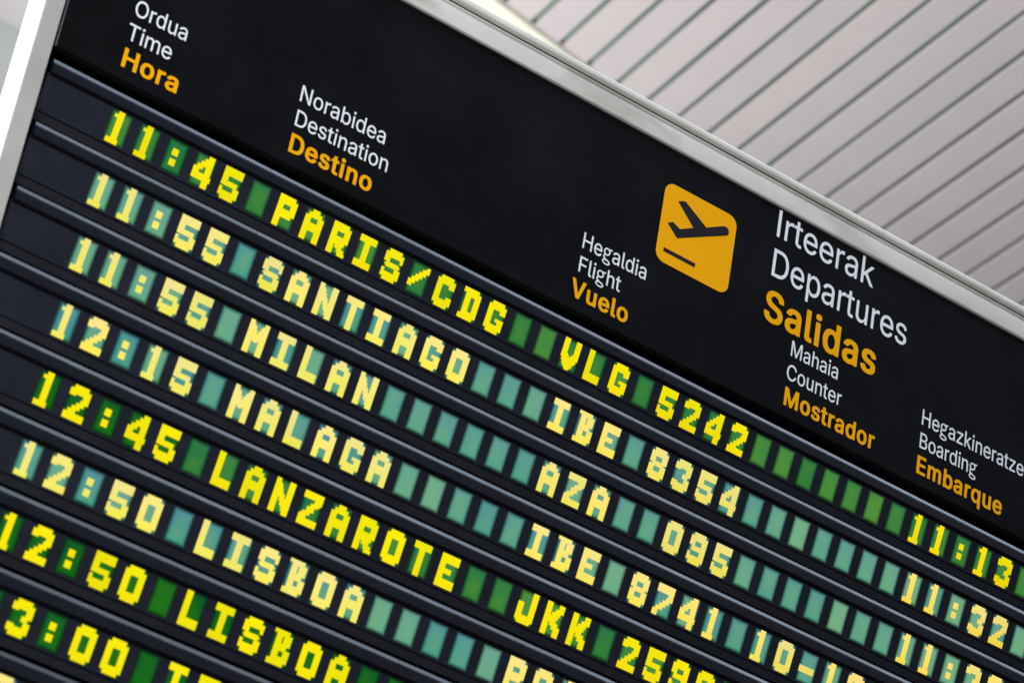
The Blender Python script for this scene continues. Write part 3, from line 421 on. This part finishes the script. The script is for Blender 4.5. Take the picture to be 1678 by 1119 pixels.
# ---- characters of the display: bitmaps 13 dots wide (of 14) and 19 high
def rows_(*a):
    out = []
    for s, n in zip(a[::2], a[1::2]): out += [s] * n
    assert len(out) == 19, (len(out), a)
    return out
F = '#############'; N_ = '..#########..'; O_ = '####.....####'; Lf = '####.........'; Rt = '.........####'
G = {
 '0': rows_(N_, 2, F, 3, O_, 9, F, 3, N_, 2),
 '1': rows_('....####.....', 2, '..######.....', 2, '....####.....', 12, '.########....', 3),
 '2': rows_(N_, 2, F, 3, O_, 1, Rt, 1, '........#####', 2, '......#####..', 2, '....#####....', 2, '..#####......', 2, F, 4),
 '3': rows_(N_, 2, F, 3, O_, 1, Rt, 2, '.......######', 1, '.......####..', 2, Rt, 2, O_, 1, F, 3, N_, 2),
 '4': rows_('........####.', 2, '......######.', 2, '....########.', 2, '..##########.', 1, '..####..####.', 1, '######..####.', 1,
            '####....####.', 2, '############.', 1, F, 3, '........####.', 4),
 '5': rows_(F, 5, Lf, 3, '###########..', 3, Rt, 1, '##.......####', 2, F, 3, N_, 2),
 '7': rows_(F, 5, Rt, 2, '........#####', 2, '......#####..', 2, '....#####....', 2, '..#####......', 2, Lf, 4),
 '8': rows_(N_, 2, F, 3, O_, 3, F, 1, N_, 1, F, 1, O_, 3, F, 3, N_, 2),
 '9': rows_(N_, 2, F, 3, O_, 3, '..###########', 3, Rt, 1, '##.......####', 2, F, 3, N_, 2),
 '6': rows_(N_, 2, F, 3, '####.......##', 2, Lf, 1, '###########..', 3, O_, 3, F, 3, N_, 2),
 ':': rows_('.............', 5, '....####.....', 4, '.............', 2, '....####.....', 4, '.............', 4),
 '-': rows_('.............', 9, '############.', 4, '.............', 6),
 '/': rows_('.............', 1, '...........##', 1, '..........###', 1, '........#####', 2, '......#####..', 2, '....#####....', 2,
            '..#####......', 2, '#####........', 2, '###..........', 2, '.............', 4),
 'A': rows_('....#####....', 2, N_, 2, F, 1, O_, 3, F, 5, O_, 6),
 'P': rows_('###########..', 2, F, 3, O_, 3, F, 3, '###########..', 2, Lf, 6),
 'R': rows_('###########..', 2, F, 3, O_, 3, F, 3, '###########..', 2, '####.#####...', 2, '####...#####.', 2, '####....#####', 2),
 'I': rows_('############.', 4, '....####.....', 11, '############.', 4),
 'T': rows_('############.', 4, '....####.....', 15),
 'L': rows_(Lf, 14, '############.', 5),
 'E': rows_(F, 5, Lf, 3, '#########....', 3, Lf, 3, F, 5),
 'S': rows_(N_, 2, F, 3, '####.......##', 2, Lf, 1, '..#########..', 1, '.###########.', 1, '..#########..', 1, Rt, 1, '##.......####', 2, F, 3, N_, 2),
 'C': rows_(N_, 2, F, 3, O_, 2, Lf, 5, O_, 2, F, 3, N_, 2),
 'G': rows_(N_, 2, F, 3, O_, 2, Lf, 3, '####...######', 2, O_, 2, F, 3, N_, 2),
 'D': rows_('###########..', 2, F, 1, '..###########', 2, '..####...####', 9, '..###########', 2, F, 1, '###########..', 2),
 'B': rows_('##########...', 2, '..##########.', 1, '..####.#####.', 4, '..##########.', 1, '..########...', 2, '..###########', 1,
            '..####...####', 3, '..###########', 2, F, 1, '###########..', 2),
 'Z': rows_(F, 4, '........#####', 2, '......######.', 1, '......#####..', 1, '....#####....', 3, '..#####......', 1, '.######......', 1,
            '#####........', 2, F, 4),
 'V': rows_(O_, 9, '#####...#####', 1, '######.######', 1, F, 1, '.###########.', 1, '.###########.', 1, N_, 1, '..########...', 1,
            '...#######...', 1, '....#####....', 1, '.....###.....', 1),
 'J': rows_(Rt, 7, O_, 7, F, 3, '.###########.', 1, N_, 1),
 'K': rows_(O_, 3, '####...######', 2, '####.######..', 2, '##########...', 2, '#########....', 2, '####.######..', 2, '####...######', 2, O_, 4),
 'O': rows_(N_, 2, F, 3, O_, 9, F, 3, N_, 2),
}
def gen(fn): return [''.join('#' if fn(c, r) else '.' for c in range(13)) for r in range(19)]
G['N'] = gen(lambda c, r: (c < 4 and c < 2 + .62 * r) or (c >= 9 and c >= 11 - .62 * (18 - r) and True) or (-1.8 + .6 * r <= c <= 2.2 + .6 * r))
G['M'] = gen(lambda c, r: (r < 8 and (c < 2.2 + .62 * r or c > 9.8 - .62 * r)) or 8 <= r < 11 or (r >= 11 and (c < 4 or c > 8)) or (r == 11 and 5 <= c <= 7))

PX, PY = CELL_W / 14, CELL_H / 19
def glyph_mesh(ch):
    """One connected relief: a face for every lit dot, walls along the outline."""
    g = G[ch]; bm = bmesh.new(); vt, vb = {}, {}
    zt, zb = -0.010, 0.006
    def v(c, r, d, z):
        if (c, r) not in d: d[(c, r)] = bm.verts.new(L3(c * PX * 1.035 + PX * .12, r * PY, z))
        return d[(c, r)]
    on = lambda c, r: 0 <= r < 19 and 0 <= c < 13 and g[r][c] == '#'
    for r in range(19):
        for c in range(13):
            if not on(c, r): continue
            bm.faces.new((v(c, r, vt, zt), v(c, r + 1, vt, zt), v(c + 1, r + 1, vt, zt), v(c + 1, r, vt, zt)))
            for dc, dr, a, b in ((-1, 0, (c, r), (c, r + 1)), (1, 0, (c + 1, r + 1), (c + 1, r)), (0, -1, (c + 1, r), (c, r)), (0, 1, (c, r + 1), (c + 1, r + 1))):
                if not on(c + dc, r + dr):
                    bm.faces.new((v(*a, vt, zt), v(*a, vb, zb), v(*b, vb, zb), v(*b, vt, zt)))
    return bm_mesh('character_' + {':': 'colon', '/': 'slash', '-': 'dash'}.get(ch, ch), bm)
glyphs = {}
TEXT = ['11:45 PARIS/CDG  VLG 5242       11:13', '11:55 SANTIAGO   IBE 8354       11:32', '11:55 MILAN      AZA  095       11:30',
        '12:15 MALAGA     IBE 8741 10-16 11:45', '12:45 LANZAROTE  JKK 2590', '12:50 LISBOA     PGA', '12:50 LISBOA', '13:00 TE', '13']
TONE = 'gtttgtggt' + 't'
x_last = int(X_RIGHT - 2)
def in_view(x, y):
    v = (x - CAM_POS[0], y - CAM_POS[1], .1 - CAM_POS[2])
    a = [sum(CAM_R[i][j] * v[j] for j in range(3)) for i in range(3)]
    u, w_ = FOCAL_PX * a[0] / a[2], FOCAL_PX * a[1] / a[2]
    return abs(u) < 839 + 70 and abs(w_) < 559.5 + 70

cell_me = {}
for tone, key in (('g', 'cell_green'), ('d', 'cell_deep'), ('t', 'cell_teal')):
    cell_me[tone] = box('display_cell_' + key, 0.006, CELL_W - .006, 0.006, CELL_H - .006, 0.004, 0.05)
    cell_me[tone].materials.append(M[key])

ct, st_ = math.cos(TILT), math.sin(TILT)
def tilted(x, y, z):                   # board offset from the row's hinge -> the row's own tilted axes
    return L3(x, y * ct + z * st_, -y * st_ + z * ct)
S_SEAM, S_END = 1.125, 1.43
def panel_mesh():
    """Front plate of a row with a window cut for every character, walls going in."""
    bm = bmesh.new()
    xs = [X_LEFT]
    for c in range(0, x_last + 1): xs += [c, c + CELL_W]
    xs.append(X_RIGHT)
    ys = [-0.035, 0.0, CELL_H, S_SEAM]
    d = 0.03
    V = {}
    def v(i, j, z):
        k = (i, j, z)
        if k not in V: V[k] = bm.verts.new(L3(xs[i], ys[j], z))
        return V[k]
    for j in range(3):
        for i in range(len(xs) - 1):
            if j == 1 and i % 2 == 1:
                q = [(i, j), (i, j + 1), (i + 1, j + 1), (i + 1, j)]
                for a, b in zip(q, q[1:] + q[:1]):
                    bm.faces.new((v(*a, 0), v(*b, 0), v(*b, d), v(*a, d)))
                continue
            bm.faces.new((v(i, j, 0), v(i, j + 1, 0), v(i + 1, j + 1, 0), v(i + 1, j, 0)))
    n = len(xs) - 1                     # outer walls
    edge = [(i, 0) for i in range(n + 1)] + [(n, j) for j in (1, 2, 3)] + [(i, 3) for i in range(n - 1, -1, -1)] + [(0, 2), (0, 1)]
    for a, b in zip(edge, edge[1:] + edge[:1]):
        bm.faces.new((v(*a, 0), v(*b, 0), v(*b, .10), v(*a, .10)))
    me = bpy.data.meshes.new('display_row'); 
    bmesh.ops.recalc_face_normals(bm, faces=bm.faces); bm.to_mesh(me); bm.free()
    return me
pm = panel_mesh()
rail_prof = [(-.62, .45), (-.622, .03), (-.618, .012), (-.612, -.008), (-.475, -.075), (-.462, -.092), (-.445, -.106), (-.42, -.114), (-.39, -.119), (-.35, -.121),
             (-.125, -.122), (-.105, -.115), (-.097, -.098), (-.097, .02), (-.097, .45)]
RAIL_N = 6; RAIL_L = (X_RIGHT - X_LEFT - .02) / RAIL_N
def rail_mesh():
    me = extrude_x('rail', rail_prof, 0.0, RAIL_L - .012, tilted, cuts=10)
    return me
rm = rail_mesh()
slot_shade_me = box('slot_shade_strip', X_LEFT + .03, X_RIGHT, -.103, -.040, -.088, .12)  # black strip standing in for the shade in the slot under the rail
tm = box('trim_strip', X_LEFT + .01, X_RIGHT, S_SEAM + .035, S_END, 0.012, .10, 0.010)
side_me = box('end_cap', X_LEFT - .045, X_LEFT - .004, -.10, S_END, -0.004, .14, 0.008)
mirror_words = {}
n_cells = 0
for r in range(ROWS):
    txt = TEXT[r] if r < len(TEXT) else ''
    tone = TONE[r] if r < len(TONE) else 't'
    name = {'g': 'green', 't': 'teal'}[tone]
    row = link('display_row', pm, M['panel'], board, L3(0, r * ROW_P, 0), (TILT + random.uniform(-.004, .004), 0, 0))
    if txt: row['label'] = 'tilted dark row of %s windows reading %s' % (name, ' '.join(txt.split()))
    [link('rail', rm, M['rail'], row, L3(X_LEFT + .02 + i * RAIL_L, 0, 0), (random.uniform(-.0025, .0025), 0, 0)) for i in range(RAIL_N)]; link('trim_strip', tm, M['trim'], row); link('slot_shade', slot_shade_me, M['black'], row); link('end_cap', side_me, M['rail'], row)
    rest = bmesh.new()
    for c in range(0, x_last + 1):
        seen = in_view(c + .3, r * ROW_P + .5)
        t = tone
        if tone == 'g':               # the lower green rows and the left end glow deeper
            t = 'd' if (r >= 6 or (r == 4 and c < 5)) else 'g'
        if seen:
            link('display_cell', cell_me[t], None, row, L3(c, 0, 0)); n_cells += 1
        else:
            tmp = cell_me[tone].copy(); tmp.transform(Matrix.Translation(L3(c, 0, 0))); rest.from_mesh(tmp); bpy.data.meshes.remove(tmp)
        ch = txt[c] if c < len(txt) else ' '
        if ch == ' ' or not seen: continue
        key = (ch, tone)
        if key not in glyphs:
            me = glyph_mesh(ch); me.materials.append(M['dot_yellow' if tone == 'g' else 'dot_pale']); glyphs[key] = me
        link('character', glyphs[key], None, row, L3(c, 0, 0))
    if rest.verts:
        me = bpy.data.meshes.new('blank_window'); rest.to_mesh(me); me.materials.append(M['cell_' + ('green' if tone == 'g' else 'teal')])
        o = link('blank_window', me, None, row); o['kind'] = 'stuff'
    rest.free()
print('cells', n_cells)

# ------------------------------------------------------------------ ceiling of the hall
YC = -60.0
ceiling = bpy.data.objects.new('ceiling', None); C.objects.link(ceiling)
void = link('ceiling', box('ceiling', 10, 140, YC - 0.50, YC - .32, -60, 66), M['gap'])
void.location = W(0, 0, 0); bpy.data.objects.remove(ceiling)
tag(void, kind='structure')
SL = 2.407; ZE = 58.7; Z_END = 66; K = 0.091
slat_prof_w = 1.96
def slat_mesh():
    bm = bmesh.new()
    w = slat_prof_w / 2
    prof = [(-w, 0.24), (-w, 0.05), (-w + .006, 0.006), (-w + .02, 0.0), (w - .02, 0.0), (w - .006, 0.006), (w, 0.05), (w, 0.24)]
    rings = []
    for z in (-55, -20, 10, 35, Z_END):
        rings.append([bm.verts.new(L3(x + K * (z - ZE), YC - y, z)) for x, y in prof])
    for a, b in zip(rings, rings[1:]):
        for i in range(len(prof) - 1): bm.faces.new((a[i], a[i + 1], b[i + 1], b[i]))
    bm.faces.new(rings[-1])
    return bm_mesh('ceiling_slat', bm)
sm = slat_mesh()
for i in range(-9, 29):
    link('ceiling_slat', sm, M['slat'], void, L3(45.72 + SL * (i + .5), random.uniform(-.03, .03), 0), (0, 0, 0))
# cream moulding that closes the slats, then plain ceiling and the far wall
e = math.atan(.19)
bmo = extrude_x('ceiling_moulding', [(YC - .2, 0), (YC + .25, 0.0), (YC + .32, .08), (YC + .32, 3.2), (YC - .2, 3.3)], -60, 90)
mo = link('ceiling_moulding', bmo, M['border'], None, W(45.72, 0, ZE - .1), (0, 0, e)); tag(mo, kind='structure')
pc = link('plain_ceiling', box('plain_ceiling', -60, 160, YC - .6, YC - .3, 66.2, 90), M['ceil'], None, W(0, 0, 0)); tag(pc, kind='structure')
wl = link('wall', extrude_x('wall', [(YC - 1, 84), (120, 84), (120, 86), (YC - 1, 86)], -80, 200), M['wall'], None, W(0, 0, 0)); tag(wl, kind='structure')
